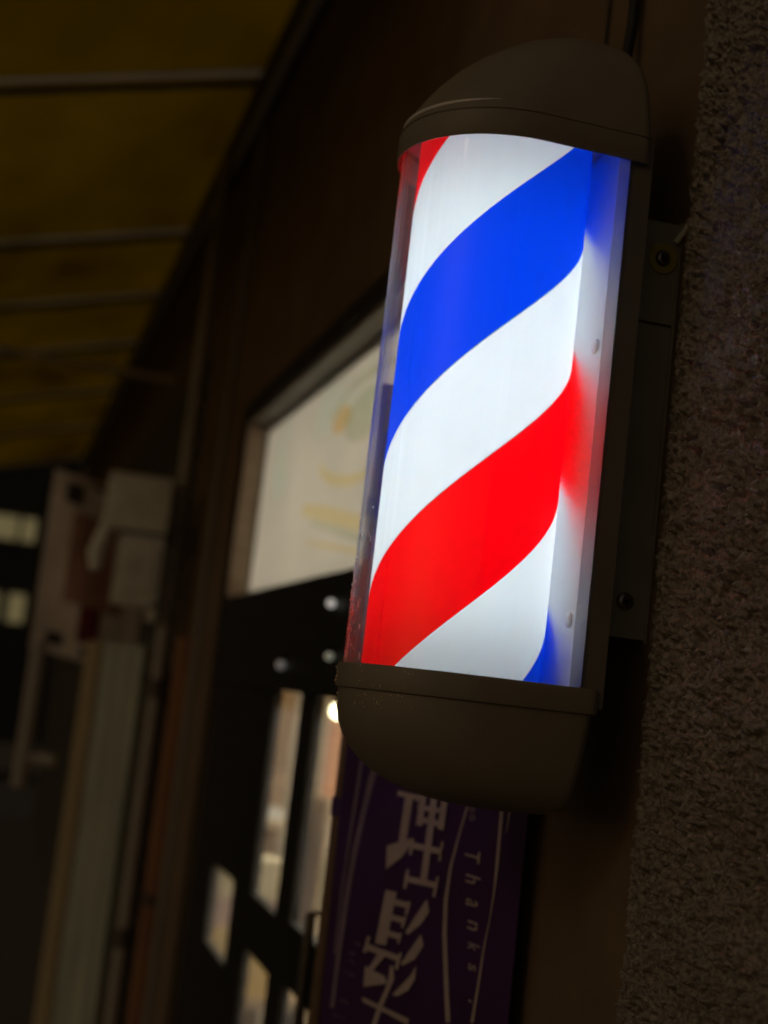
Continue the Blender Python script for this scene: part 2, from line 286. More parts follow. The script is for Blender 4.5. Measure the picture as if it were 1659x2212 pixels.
# shop front: transom window over a dark header, glazed door below
tw = obj('transom_window', bx(bx(bx(bmesh.new(), .052, .075, 2.22, 3.86, 2.250, 2.272), .052, .075, 3.838, 3.86, 1.79, 2.25), .052, .075, 2.22, 3.838, 1.772, 1.79), 'greypost', shop, bevel=.002)
box('pane', .060, .066, 2.22, 3.838, 1.79, 2.25, 'frost', tw, 0, label='frosted window pane lit from inside')
bm = bmesh.new(); bx(bm, -.006, .05, 2.22, 3.90, 2.281, 2.325); bx(bm, -.006, 0.0, 3.864, 3.905, 0, 2.281)
obj('outer_frame', bm, 'black_frame', tw, bevel=.002)
box('head_trim', .002, .052, 2.225, 3.84, 2.262, 2.279, 'trim_dark', tw, .001)
box('reveal', .002, .052, 3.842, 3.858, 1.775, 2.262, 'trim', tw, .001, label='brown window reveal catching the window light')
def wallp(x):                                     # (y,z) on the plane x
    return lambda p: Vector((x, p[0], p[1]))
NX = Vector((-1, 0, 0))
def stroke(pts, w):
    """ribbon outline of a polyline with widths"""
    L, Rr = [], []
    for i, (a, b) in enumerate(pts):
        a0, b0 = pts[max(i-1, 0)]; a1, b1 = pts[min(i+1, len(pts)-1)]
        d = Vector((a1-a0, b1-b0)).normalized(); n = Vector((-d.y, d.x)); ww = w[i] if isinstance(w, (list, tuple)) else w
        L.append((a+n.x*ww/2, b+n.y*ww/2)); Rr.append((a-n.x*ww/2, b-n.y*ww/2))
    return L + Rr[::-1]
obj('decal', prism(bmesh.new(), [(2.923+.085*math.cos(k*math.tau/20), 2.137+.03*math.sin(k*math.tau/20)) for k in range(20)], wallp(.0595), NX, .001), 'decal_o', tw)
obj('decal', prism(bmesh.new(), stroke([(3.10, 2.06), (3.06, 2.035), (2.95, 2.005), (2.80, 1.985), (2.70, 1.98), (2.55, 1.985)], [.01, .022, .026, .024, .02, .008]), wallp(.0595), NX, .001), 'decal', tw)
obj('decal', prism(bmesh.new(), stroke([(3.22, 1.965), (3.0, 1.935), (2.8, 1.905), (2.55, 1.865)], [.03, .036, .034, .03]), wallp(.0595), NX, .001), 'decal', tw)
obj('decal', prism(bmesh.new(), stroke([(3.15, 1.88), (2.95, 1.86), (2.6, 1.82)], [.006, .012, .01]), wallp(.0595), NX, .001), 'decal', tw)

def ell(cy, cz, a, c, n=22): return [(cy+a*math.cos(k*math.tau/n), cz+c*math.sin(k*math.tau/n)) for k in range(n)]
obj('decal', prism(bmesh.new(), ell(2.72, 2.115, .16, .055), wallp(.0588), NX, .0005), 'decal_g', tw)
obj('decal', prism(bmesh.new(), stroke([(3.05, 2.16), (2.85, 2.20), (2.6, 2.20), (2.4, 2.17)], [.01, .02, .025, .02]), wallp(.0588), NX, .0005), 'decal_g', tw)
obj('decal', prism(bmesh.new(), stroke([(3.12, 1.925), (2.9, 1.893), (2.6, 1.845)], [.01, .02, .02]), wallp(.0588), NX, .0005), 'decal_g', tw)
box('header_panel', -.004, .055, 2.222, 3.858, 1.5362, 1.768, 'black_frame', shop, .004, label='dark header board between transom window and door')
bm = bmesh.new()
for q in ((2.26, 2.365, .02, 1.537), (2.632, 2.762, .02, 1.537), (3.035, 3.13, .02, 1.537), (2.365, 2.632, 1.0, 1.112), (2.762, 3.035, .985, 1.100), (2.365, 2.632, .02, .25), (2.762, 3.035, .02, .25)): bx(bm, .008, .026, *q)
door = obj('door', bm, 'black_frame', shop, bevel=.002)
for a, b, z0, z1 in ((2.365, 2.632, 1.112, 1.537), (2.762, 3.035, 1.100, 1.537), (2.365, 2.632, .25, 1.0), (2.762, 3.035, .25, .985)):
    box('pane', .016, .021, a, b, z0, z1, 'glass', door, 0)
bm = bmesh.new(); tube(bm, [(.008, 2.312, 1.18), (-.030, 2.312, 1.18), (-.030, 2.312, .98), (.008, 2.312, .98)], .009); obj('handle', bm, 'steel', door, smooth=True)
# side light beside the door: dark panels with one clear gap
side = obj('side_panel', bx(bx(bx(bmesh.new(), .008, .026, 3.132, 3.24, .02, 1.537), .008, .026, 3.56, 3.858, .02, 1.537), .008, .026, 3.24, 3.56, .02, .90), 'black_frame', shop, bevel=.003)
bx_ = bmesh.new(); bx(bx_, .008, .026, 3.24, 3.56, 1.09, 1.537); obj('upper_board', bx_, 'black_frame', side, bevel=.002)
box('pane', .012, .016, 3.24, 3.56, .90, 1.09, 'glass', side, 0)
box('door_jamb', -.018, .05, 2.222, 2.258, 0, 1.538, 'jamb', shop, .004)

# interior behind the glass (one room, closed)
room = obj('interior_shell', bx(bx(bx(bx(bmesh.new(), .141, 2.6, 1.70, 1.78, 0, 2.6), .141, 2.6, 4.75, 4.83, 0, 2.6), 2.52, 2.6, 1.78, 4.75, 0, 2.6), .141, 2.6, 1.70, 4.83, 2.6, 2.68), 'interior', shop)
box('interior_floor', .141, 2.6, 1.70, 4.83, -.05, -.001, 'floor_in', shop, 0)
for yy in (2.5, 3.6):
    t = thing('ceiling_lamp', 'ceiling lamp inside the shop, %s' % ('seen nearest the door jamb' if yy < 3 else 'farther down the room'), 'lamp', (1.0, yy, 2.52), 'ceiling lamps in the shop')
    box('lamp_body', .86, 1.14, yy-.32, yy+.32, 2.54, 2.598, 'white_paint', t, .006)
    box('diffuser', .88, 1.12, yy-.30, yy+.30, 2.515, 2.538, 'room_lamp', t, .006)
def hang_curtain(name, x0, x1, y, z0, z1, material, label, cat):
    bm = bmesh.new(); n = 28; ra, rb = [], []
    for i in range(n+1):
        t = i/n; x = x0+(x1-x0)*t; yy = y+.012*math.sin(t*n*1.1)
        ra.append((x, yy)); rb.append((x, yy+.003))
    ring = ra+rb[::-1]
    loft(bm, [[(x, q, z) for x, q in ring] for z in (z0, (z0+z1)/2, z1)])
    return obj(name, bm, material, smooth=True, label=label, cat=cat)
M['curtain_b'] = mat('beige_curtain', (.72, .53, .33), .8, .2, 12, (6, 6, .4))
M['curtain_y'] = mat('yellow_curtain', (.72, .56, .14), .8, .2, 12, (6, 6, .4))
M['towel_o'] = mat('salmon_towel', (.72, .36, .20), .85, .2, 12)
M['shelf_w'] = mat('shelf_board', (.55, .40, .25), .5, .2, 8)
M['green_b'] = mat('green_bottle', (.20, .36, .24), .3, .2, 12)
M['towel_w'] = mat('white_towel', (.85, .84, .80), .8, .08, 12)
hang_curtain('curtain', .145, .272, 4.02, 0.0, 2.3, 'curtain_b', 'beige curtain behind the middle pane of the door', 'curtain')
hang_curtain('curtain', .300, .352, 3.98, 0.0, 2.3, 'curtain_y', 'narrow yellow curtain behind the right pane of the door', 'curtain')
tb = obj('towel', bx(bmesh.new(), .362, .46, 3.95, 3.97, 1.24, 1.72), 'towel_o', bevel=.006, label='salmon towel hanging beside the yellow curtain inside the shop', cat='towel')
sh = thing('shelf', 'wooden shelf with bottles inside the shop door', 'shelf', (.42, 3.9, 0))
box('upright', .345, .358, 3.80, 3.96, 0, 1.25, 'shelf_w', sh); box('upright', .50, .513, 3.80, 3.96, 0, 1.25, 'shelf_w', sh)
for z in (.55, .93, 1.20): box('shelf_board', .358, .50, 3.80, 3.96, z, z+.016, 'shelf_w', sh)
def bottle(x, y, z, r, h, material, label, group='bottles on the shop shelf'):
    prof = [(r*.9, 0), (r, .01), (r, h*.62), (r*.45, h*.76), (r*.4, h*.9), (r*.48, h*.91), (r*.48, h)]
    bm = bmesh.new(); loft(bm, [[(x+q*math.cos(k*math.tau/16), y+q*math.sin(k*math.tau/16), z+zz) for k in range(16)] for q, zz in prof])
    return obj('bottle', bm, material, smooth=True, label=label, cat='bottle', group=group)
bottle(.385, 3.85, .946, .022, .17, 'green_b', 'green bottle standing left on the middle shelf inside the door')
bottle(.44, 3.85, .946, .024, .15, 'towel_w', 'white bottle standing right on the middle shelf inside the door')
bottle(.40, 3.86, .566, .028, .22, 'green_b', 'green bottle standing on the lowest shelf inside the door')
bottle(.40, 3.86, 1.216, .016, .12, 'towel_o', 'small salmon bottle standing on the top shelf inside the door')
obj('towel', bx(bmesh.new(), .19, .25, 3.90, 3.985, 1.17, 1.20), 'towel_w', bevel=.006, label='folded white towel against the beige curtain', cat='towel')
# support for the folded towel
ws = thing('wall_shelf', 'thin shelf carrying a folded white towel in front of the beige curtain', 'shelf', (.21, 3.95, 0))
box('shelf_board', .145, .262, 3.88, 3.995, 1.155, 1.169, 'curtain_b', ws, .001); box('bracket', .150, .160, 3.89, 3.99, 1.10, 1.154, 'steel', ws, .001)
M['box_y'] = mat('yellow_box', (.85, .58, .20), .6, .15, 14); M['box_p'] = mat('pink_box', (.72, .48, .45), .6, .15, 14); M['box_c'] = mat('cream_box', (.85, .72, .48), .6, .15, 14)
tbl = thing('side_table', 'low table seen through the gap left of the door', 'table', (.2, 3.7, 0))
box('table_top', .03, .36, 3.54, 3.80, .74, .765, 'shelf_w', tbl)
for x_, y_ in ((.045, 3.56), (.345, 3.56), (.045, 3.78), (.345, 3.78)): box('leg', x_-.012, x_+.012, y_-.012, y_+.012, 0, .739, 'shelf_w', tbl, .001)
for z0, z1, mm, lb, ins in ((.766, .93, 'box_y', 'yellow box at the bottom of the stack in the gap left of the door', 0), (.931, 1.005, 'box_p', 'pinkish box in the middle of the stack in the gap left of the door', .006), (1.006, 1.10, 'box_c', 'cream box on top of the stack in the gap left of the door', .003)):
    box('carton', .029+ins*.3, .20-ins, 3.55+ins, 3.72-ins, z0, z1, mm, None, .003, label=lb, cat='box', group='stacked boxes inside the shop')
# added glowing bulbs standing in for lamp reflections on the dark header
def bulb(x, y, z, r, material, label):
    t = thing('glint_bulb', label, 'reflection glint', (x, y, z), 'added lamp reflections at the shop front')
    bm = bmesh.new(); bmesh.ops.create_uvsphere(bm, u_segments=16, v_segments=10, radius=r, matrix=Matrix.Translation((x, y, z))); obj('globe', bm, material, t, smooth=True)
    bm = bmesh.new(); tube(bm, [(x, y, z+r*.8), (x, y, z+r*2.0)], r*.55); obj('socket', bm, 'rubber', t, smooth=True)
    bm = bmesh.new(); tube(bm, [(x, y, z+r*2.0), (x+.004, y, z+r*2.4), (.0, y, z+r*2.6)], r*.15, 6); obj('wire', bm, 'rubber', t)
bulb(-.014, 2.505, 1.708, .009, 'bulb', 'glowing stand-in for a lamp reflection at the top of the dark header, nearest the striped pole')
bulb(-.014, 2.900, 1.590, .010, 'glint_dim', 'glowing stand-in for a lamp reflection low in the middle of the dark header')
bulb(-.014, 2.470, 1.610, .008, 'glint_mid', 'glowing stand-in for a lamp reflection low on the dark header, beside the striped pole')
t = thing('pendant_lamp', 'glaring yellow pendant bulb inside the door beside the pole cap', 'lamp', (.29, 3.2, 1.5))
bm = bmesh.new(); bmesh.ops.create_uvsphere(bm, u_segments=16, v_segments=10, radius=.018, matrix=Matrix.Translation((.232, 3.35, 1.50))); obj('globe', bm, 'bulb_warm', t, smooth=True)
bm = bmesh.new(); tube(bm, [(.232, 3.35, 1.516), (.232, 3.35, 1.555)], .012); obj('socket', bm, 'rubber', t, smooth=True)
bm = bmesh.new(); tube(bm, [(.232, 3.35, 1.555), (.232, 3.35, 2.598)], .003, 6); obj('cord', bm, 'rubber', t)

# ------------------------------------------------------------------ yellow awning over the walk
aw = thing('awning', 'dark yellow lean-to awning with pale cross ribs above the walk', 'awning', (0, 4.0, 3.4))
AZ, AS = 3.46, .27
RIBS = [1.5, 2.8, 4.15, 5.85, 6.95, 8.1, 9.6, 11.2, 13.2]
AX = -1.75
for a, b in zip(RIBS, RIBS[1:]):
    bm = bmesh.new(); n = 10; ring = []
    for i in range(n+1):
        t = i/n; x = -.02+(AX+.02)*t; ring.append((x, AZ-AS*abs(x)-.014*math.sin(math.pi*t)))
    prof = ring+[(x, z+.004) for x, z in ring[::-1]]
    loft(bm, [[(x, y, z) for x, z in prof] for y in (a+.022, (a+b)/2, b-.022)])
    obj('sheet', bm, 'awning', aw, smooth=True)
for i, y in enumerate(RIBS):
    bm = bmesh.new(); x1 = AX; w_ = .020
    vs_ = [[(x, y-w_, AZ-AS*abs(x)-.012+q), (x, y+w_, AZ-AS*abs(x)-.012+q)] for x in (-.02, x1) for q in (0, .004)]
    loft(bm, [[vs_[0][0], vs_[0][1], vs_[1][1], vs_[1][0]], [vs_[2][0], vs_[2][1], vs_[3][1], vs_[3][0]]]); obj('batten', bm, 'batten', aw)
    bm = bmesh.new(); tube(bm, [(-.02, y+.036, AZ-.035), (AX, y+.036, AZ-AS*abs(AX)-.035)], .012, 10); obj('rib', bm, 'dark_beam', aw, smooth=True)
bm = bmesh.new(); bx(bm, -.055, -.004, RIBS[0], RIBS[-1], AZ-.10, AZ-.03); obj('wall_beam', bm, 'dark_beam', aw, bevel=.004)
bm = bmesh.new(); tube(bm, [(-.028, RIBS[0], AZ-.125), (-.028, RIBS[-1], AZ-.125)], .018, 10); obj('gutter_pipe', bm, 'metal_bar', aw, smooth=True)
bm = bmesh.new(); tube(bm, [(AX, RIBS[0], AZ-AS*abs(AX)-.03), (AX, RIBS[-1], AZ-AS*abs(AX)-.03)], .02, 10); obj('front_rail', bm, 'metal_bar', aw, smooth=True)
bm = bmesh.new(); tube(bm, [(-.004, 6.0, 2.80), (-1.2, 6.0, 2.82)], .016, 10); obj('tie_bar', bm, 'metal_bar', aw, smooth=True)
bm = bmesh.new(); tube(bm, [(-1.2, 6.0, 2.82), (-1.2, 6.0, 3.13)], .010, 8); obj('tie_rod', bm, 'metal_bar', aw, smooth=True)
for y in (RIBS[0], RIBS[-1]):
    bm = bmesh.new(); tube(bm, [(AX, y, 0), (AX, y, AZ-AS*abs(AX)-.03)], .025, 10); obj('post', bm, 'metal_bar', aw, smooth=True)

# ================================================================== barber pole
XC, YP, RC = -.1755, 1.279, .0865
pole = thing('barber_pole', 'lit barber pole with red, white and blue stripes in a clear cover on the wall', 'barber pole', (-.06, YP, 1.455))
def stadium(xf, xb, w, z, rb=.012, nf=36, nb=5, ax=None, yp=YP):
    """D-shaped outline: round towards the street (xf), flat towards the wall (xb)"""
    a = min(ax or w*1.06, abs(xb-xf)*.75); xc = xf+a; pts = []
    rb = min(rb, w*.6, (xb-xc)*.9)
    for i in range(nb+1):
        t = math.pi/2*i/nb; pts.append((xb-rb+rb*math.sin(t), yp-w+rb-rb*math.cos(t), z))
    for i in range(nb+1):
        t = math.pi/2*i/nb; pts.append((xb-rb+rb*math.cos(t), yp+w-rb+rb*math.sin(t), z))
    for i in range(nf+1):
        t = math.pi/2+math.pi*i/nf; pts.append((xc+a*math.cos(t), yp+w*math.sin(t), z))
    return pts
# back housing and white inner plate
bm = bmesh.new(); loft(bm, [[(x, y, z) for x, y in ((-.083, YP-.1), (-.060, YP-.1), (-.060, YP+.1), (-.083, YP+.1))] for z in (1.560, 2.105)])
hs = obj('housing', bm, 'cream_dull', pole, bevel=.003)
pl = box('reflector_plate', -.0865, -.0845, YP-.088, YP+.088, 1.57, 2.11, 'inner_white', pole, 0, label='glossy white plate behind the striped cylinder')
for zz in (1.905, 1.640):
    bm = bmesh.new(); bmesh.ops.create_uvsphere(bm, u_segments=16, v_segments=8, radius=.0075, matrix=Matrix.Translation((-.0868, 1.212, zz)) @ Matrix.Diagonal((.4, 1, 1, 1)))
    obj('rivet', bm, 'inner_white', pl, smooth=True)
# striped cylinder: each stripe is its own helical sheet
P = .518; HB, HW = .134, .125
def z_blue_up(a): return 2.026 + P*(a+107.0)/360.0
Z0, Z1 = 1.568, 2.106
def band(off_top, height):
    bm = bmesh.new(); n = 144
    for wrap in (-2, -1, 0, 1, 2):
        for i in range(n):
            a0, a1 = -180+360*i/n, -180+360*(i+1)/n
            zt = [z_blue_up(a)+off_top+wrap*P for a in (a0, a1)]; zb = [z-height for z in zt]
            if max(zt) <= Z0 or min(zb) >= Z1: continue
            k = 6
            for q in range(k):
                zz = [[min(max(zb[s_]+(zt[s_]-zb[s_])*w/k, Z0), Z1) for w in (q, q+1)] for s_ in (0, 1)]
                if abs(zz[0][1]-zz[0][0])+abs(zz[1][1]-zz[1][0]) < 1e-6: continue
                vs_ = []
                for s_, w in ((0, 0), (1, 0), (1, 1), (0, 1)):
                    an = math.radians((a0, a1)[s_]); vs_.append(bm.verts.new((XC+RC*math.cos(an), YP+RC*math.sin(an), zz[s_][w])))
                bm.faces.new(vs_)
    bmesh.ops.remove_doubles(bm, verts=bm.verts, dist=1e-5)
    bmesh.ops.dissolve_degenerate(bm, edges=bm.edges, dist=1e-6)
    return bm
bm = band(-HB, HW)
cyl = obj('striped_cylinder', bm, 'stripe_white', pole, smooth=True)
obj('white_stripe', band(-HB-HW-HB, HW), 'stripe_white', cyl, smooth=True)
obj('blue_stripe', band(0, HB), 'stripe_blue', cyl, smooth=True, label='blue helical stripe')
obj('red_stripe', band(-HB-HW, HB), 'stripe_red', cyl, smooth=True, label='red helical stripe')
def fringe(off_top, height, material):
    bm = band(off_top, height); c0 = Vector((XC, YP, 0))
    for v in bm.verts:
        d = v.co-c0; d.z = 0; v.co += d.normalized()*.00015
    obj('stripe_edge', bm, material, cyl, smooth=True)
fringe(-HB+.0002, .0017, 'fringe_b'); fringe(-HB-HW+.0013, .0015, 'fringe_o')
for z in (Z0-.004, Z1):
    bm = bmesh.new(); loft(bm, [[(XC+RC*math.cos(k*math.tau/48), YP+RC*math.sin(k*math.tau/48), q) for k in range(48)] for q in (z, z+.004)]); obj('end_disc', bm, 'cap_inside', cyl)
bm = bmesh.new(); tube(bm, [(XC, YP, Z0+.040), (XC, YP, Z1-.045)], .013, 20); obj('lamp_tube', bm, 'lamp', pole, smooth=True)
# clear cover
bm = bmesh.new(); nb = 5
o_ = []
W, XF, XB = .1005, -.2795, -.0835
a_ = W*1.04; xc_ = XF+a_
path = [(XB, YP-W)] + [(xc_+(XB-xc_)*(1-t), YP-W) for t in (.25, .5, .75)] + [(xc_+a_*math.cos(math.pi*1.5-math.pi*i/48), YP+W*math.sin(math.pi*1.5-math.pi*i/48)) for i in range(49)] + [(xc_+(XB-xc_)*t, YP+W) for t in (.25, .5, .75, 1)]
loft(bm, [[(x, y, z) for x, y in path] for z in (1.560, 1.82, 2.10)], False, False, closed=False)
obj('clear_cover', bm, 'clear', pole, smooth=True, label='clear acrylic cover over the striped cylinder')
# thin flange where the cover meets the housing
bm = bmesh.new(); bx(bm, -.0955, -.0845, YP-.1028, YP-.1012, 1.562, 2.085); fl = obj('cover_flange', bm, 'acrylic_edge', pole, bevel=.0005)
bm = bmesh.new(); bx(bm, -.0955, -.0845, YP+.1012, YP+.1028, 1.562, 2.085); obj('cover_flange', bm, 'acrylic_edge', pole, bevel=.0005)
# caps
def cap(name, levels, parent, label):
    bm = bmesh.new(); loft(bm, [stadium(xf, xb, w, z) for z, xf, xb, w in levels], cap0=name != 'top_cap'); return obj(name, bm, 'cream', parent, smooth=True, smooth_angle=math.radians(32), label=label)
tc = cap('top_cap', [(2.1056, -.2790, -.0660, .1030), (2.1064, -.2846, -.0624, .1066), (2.1100, -.2836, -.0626, .1063), (2.118, -.2800, -.0631, .1050), (2.128, -.2735, -.0636, .103), (2.142, -.2645, -.0640, .100), (2.158, -.252, -.0648, .096), (2.173, -.238, -.0662, .0905), (2.187, -.2215, -.0685, .083), (2.199, -.204, -.0725, .074), (2.210, -.186, -.0785, .063), (2.2185, -.166, -.087, .05), (2.2245, -.147, -.096, .035), (2.2275, -.132, -.105, .020), (2.2282, -.122, -.112, .008)], pole, 'cream domed top cap')
o2 = [stadium(-.2822, -.0648, .1042, z) for z in (2.1125, 2.0805)]
bm = bmesh.new(); loft(bm, [stadium(-.2840, -.0630, .1060, 2.0800), stadium(-.2848, -.0622, .1068, 2.0812), stadium(-.2848, -.0622, .1068, 2.1042), stadium(-.2838, -.0632, .1058, 2.1050), o2[0], o2[1], stadium(-.2840, -.0630, .1060, 2.0800)], False, False)
obj('rim', bm, 'cream', tc, smooth=True)
bm = bmesh.new(); loft(bm, [stadium(-.2824, -.0646, .1044, z) for z in (2.1122, 2.1160)]); obj('underside', bm, 'cap_inside', tc)
bc = cap('bottom_cap', [(1.5580, -.2815, -.0675, .1035), (1.5500, -.2815, -.0680, .1035), (1.5360, -.2812, -.0690, .1032), (1.5240, -.2785, -.0700, .1022), (1.5120, -.2735, -.0710, .1005), (1.5000, -.2650, -.0720, .0980), (1.4900, -.2550, -.0725, .0950), (1.4800, -.2415, -.0732, .0905), (1.4715, -.2250, -.0742, .0845), (1.4650, -.2070, -.0765, .0765), (1.4605, -.1880, -.0800, .0660), (1.4575, -.1680, -.0850, .0520), (1.4560, -.1450, -.0930, .0330), (1.4555, -.1250, -.1050, .0120)], pole, 'cream bowl-shaped bottom cap')
bm = bmesh.new(); loft(bm, [stadium(-.2825, -.0665, .1045, 1.5540), stadium(-.2845, -.0640, .1065, 1.5550), stadium(-.2850, -.0635, .1070, 1.5580), stadium(-.2850, -.0635, .1070, 1.5745), stadium(-.2838, -.0645, .1058, 1.5775), stadium(-.2800, -.0660, .1015, 1.5778)], False, True)
obj('rim', bm, 'cream', bc, smooth=True)
# glints painted as pale colour along the front edge of the cover and cap
M['cover_glint'] = translucent('scratch_glint', (.9, .9, .92), (1, 1, 1), .6, .1, .05, .05, 9)  # white slivers paint the light caught on scratches in the cover
M['cap_glint'] = mat('pale_speck', (.95, .76, .46), .4, .2, 300)  # ochre dots paint reflected glints onto the bottom cap
rd = random.Random(3)
def glints(n, low, material, name):
    bm = bmesh.new()
    for i in range(n):
        ang = rd.gauss(180, 7) if not low else rd.choice([rd.gauss(172, 3), rd.gauss(204, 2), rd.gauss(218, 3), rd.gauss(231, 3)])
        z = (1.5795+abs(rd.gauss(0, .06))) if not low else rd.choice([rd.uniform(1.557, 1.576), rd.uniform(1.538, 1.552)])
        a = math.radians(ang); w_, xf_ = (.1073, -.2853) if low else (W+.0002, XF-.0002)
        if z < 1.555: w_, xf_ = .1037, -.2817
        ax_ = w_*(1.06 if low else 1.04); x = xf_+ax_+ax_*math.cos(a); y = YP+w_*math.sin(a)
        r = rd.uniform(.0004, .0008) if low else rd.uniform(.0004, .0008); st = rd.uniform(1, 1.6) if low else rd.uniform(1.5, 6)
        bmesh.ops.create_icosphere(bm, subdivisions=1, radius=r, matrix=Matrix.Translation((x, y, z)) @ Matrix.Diagonal((1, 1, st, 1)))
    return obj(name, bm, material, pole, smooth=True, kind='stuff')
glints(60, False, 'cover_glint', 'scratches'); glints(60, True, 'cap_glint', 'cap_glints')
# wall bracket
YB = 1.224
M['bracket'] = mat('bracket_paint', (.33, .32, .25), .5, .15, 12)
br = obj('wall_bracket', bx(bx(bx(bmesh.new(), -.0595, -.003, YB, YB+.004, 1.944, 2.047), -.0595, -.003, YB, YB+.004, 1.631, 1.733), -.0595, -.003, 2*YP-YB-.004, 2*YP-YB, 1.631, 2.047), 'bracket', pole, bevel=.0008)
box('web', -.0595, -.0425, YB, YB+.004, 1.733, 1.944, 'bracket', br, 0)
box('side_panel', -.0395, -.003, YB+.0035, YB+.0065, 1.7335, 1.9425, 'bracket', br, .0006)
box('back_panel', -.0030, -.0005, YB-.001, 2*YP-YB+.001, 1.628, 2.050, 'bracket', br, .0005)
def screw(x, z, r, washer):
    if washer:
        bm = bmesh.new(); nn = 28
        loft(bm, [[(x+q*math.cos(k*math.tau/nn), y, z+q*math.sin(k*math.tau/nn)) for k in range(nn)] for q, y in ((.0085, YB-.0022), (.0150, YB-.0022), (.0158, YB-.0015), (.0158, YB-.0002), (.0085, YB-.0002), (.0085, YB-.0022))], False, False)
        obj('washer', bm, 'brass', br, smooth=True, label='yellow washer under the upper bracket screw')
    bm = bmesh.new(); nn = 24
    loft(bm, [[(x+q*math.cos(k*math.tau/nn), y, z+q*math.sin(k*math.tau/nn)) for k in range(nn)] for q, y in ((r, YB-.0001), (r, YB-.0022), (r*.85, YB-.0036), (r*.55, YB-.0042), (r*.5, YB-.0030))])
    sc = obj('screw', bm, 'steel', br, smooth=True)
    bm = bmesh.new()
    for an in (.5, .5+math.pi/2):
        d = Vector((math.cos(an), 0, math.sin(an))); pvec = Vector((-d.z, 0, d.x)); c0 = Vector((x, 0, z))
        pts = [c0+d*(r*.5)*s1+pvec*(r*.1)*s2 for s1, s2 in ((-1, -1), (1, -1), (1, 1), (-1, 1))]
        loft(bm, [[(p.x, y, p.z) for p in pts] for y in (YB-.0030, YB-.0046)])
    obj('cross_slot', bm, 'rubber', sc)
screw(-.0200, 2.0095, .0070, True)
screw(-.0265, 1.6660, .0085, False)
bm = bmesh.new(); tube(bm, [(-.008, YB-.002, 2.028), (-.001, YB-.006, 2.040), (.0, YB-.012, 2.046)], .0032, 8); obj('cable_clip', bm, 'white_paint', br, smooth=True)

# cables above the pole
def cable(pts, r, label):
    bm = bmesh.new(); tube(bm, pts, r, 10); return obj('power_cable', bm, 'rubber', smooth=True, label=label, cat='cable')
cable([(-.012, 1.372, 3.32), (-.010, 1.374, 2.9), (-.012, 1.371, 2.6), (-.012, 1.372, 2.33), (-.022, 1.36, 2.26), (-.045, 1.33, 2.21), (-.062, 1.31, 2.185)], .0065, 'thick black cable running down the wall into the pole top')
cable([(-.004, 1.464, 3.32), (-.004, 1.463, 2.7), (-.004, 1.466, 2.40), (-.004, 1.468, 2.22), (-.004, 1.50, 2.1)], .0018, 'thin wire stapled to the wall above the pole')

# ================================================================== purple banner
BA = math.radians(17); BU = Vector((-math.sin(BA), math.cos(BA), 0)); BN = Vector((-math.cos(BA), -math.sin(BA), 0)); BP0 = Vector((-.03, 1.47, 0))
U_R, U_L, BZ0, BZ1 = -.045, .338, .42, 1.93
def bend(u, z): return .006*math.sin(u*13+z*2.2) + .003*math.sin(z*5.1)
def bpt(p, off=.0): return BP0 + BU*p[0] + Vector((0, 0, p[1])) + BN*(off+bend(p[0], p[1]))
ban = thing('banner_flag', 'purple vertical banner with white kanji and curved lines below the pole', 'banner', BP0+BU*.35)
bm = bmesh.new(); nu, nz_ = 24, 60
g = [[bm.verts.new(bpt((U_R+(U_L-U_R)*i/nu, BZ0+(BZ1-BZ0)*j/nz_))) for j in range(nz_+1)] for i in range(nu+1)]
for i in range(nu):
    for j in range(nz_): bm.faces.new((g[i][j], g[i+1][j], g[i+1][j+1], g[i][j+1]))
ext = bmesh.ops.extrude_face_region(bm, geom=bm.faces[:]); bmesh.ops.translate(bm, verts=[v for v in ext['geom'] if isinstance(v, bmesh.types.BMVert)], vec=-BN*.0012)
cloth = obj('cloth', bm, 'banner', ban, smooth=True)
def prints(name, polys, material, label=None, off=.0012):
    bm = bmesh.new()
    for k, poly in enumerate(polys):
        o_ = off+.0002*(k % 12)
        try:
            f = bm.faces.new([bm.verts.new(bpt(p, o_)) for p in poly])
        except ValueError: pass
    bmesh.ops.triangulate(bm, faces=bm.faces[:])
    return obj(name, bm, material, cloth, label=label)
for k in ('ri', 'hatsu'): prints('kanji', KANJI[k], 'print', 'white printed kanji ' + {'ri': '理', 'hatsu': '髪'}[k])
for k, v in CURVES.items():
    polys = [[a0, b0, b1, a1] for (a0, b0), (a1, b1) in zip(v, v[1:])]
    bm = bmesh.new()
    L = [bm.verts.new(bpt(a, .0011)) for a, b in v]; Rr = [bm.verts.new(bpt(b, .0011)) for a, b in v]
    for i in range(len(v)-1): bm.faces.new((L[i], Rr[i], Rr[i+1], L[i+1]))
    obj('line_or_sheen', bm, 'print_sheen' if k in ('sheen_a', 'sheen_b') else 'print', cloth)  # the two dim strips at the left are cloth sheen, painted on
def glyph(ch, u0, z0, u1, z1, material='print'):
    """one letter turned on its side: its top points to the right edge of the banner"""
    cu = bpy.data.curves.new('glyph', 'FONT'); cu.body = ch; cu.resolution_u = 4
    ob = bpy.data.objects.new('glyph', cu); C.objects.link(ob)
    me = ob.to_mesh(); co = np.array([v.co[:2] for v in me.vertices])
    bm = bmesh.new()
    if len(co):
        lo, hi = co.min(0), co.max(0)
        vs_ = [bm.verts.new(bpt((u0+(u1-u0)*(y-lo[1])/max(hi[1]-lo[1], 1e-6), z0+(z1-z0)*(x-lo[0])/max(hi[0]-lo[0], 1e-6)), .0013)) for x, y in co]
        for p in me.polygons:
            try: bm.faces.new([vs_[i] for i in p.vertices])
            except ValueError: pass
    ob.to_mesh_clear(); bpy.data.objects.remove(ob); bpy.data.curves.remove(cu)
    obj('letter', bm, material, cloth)
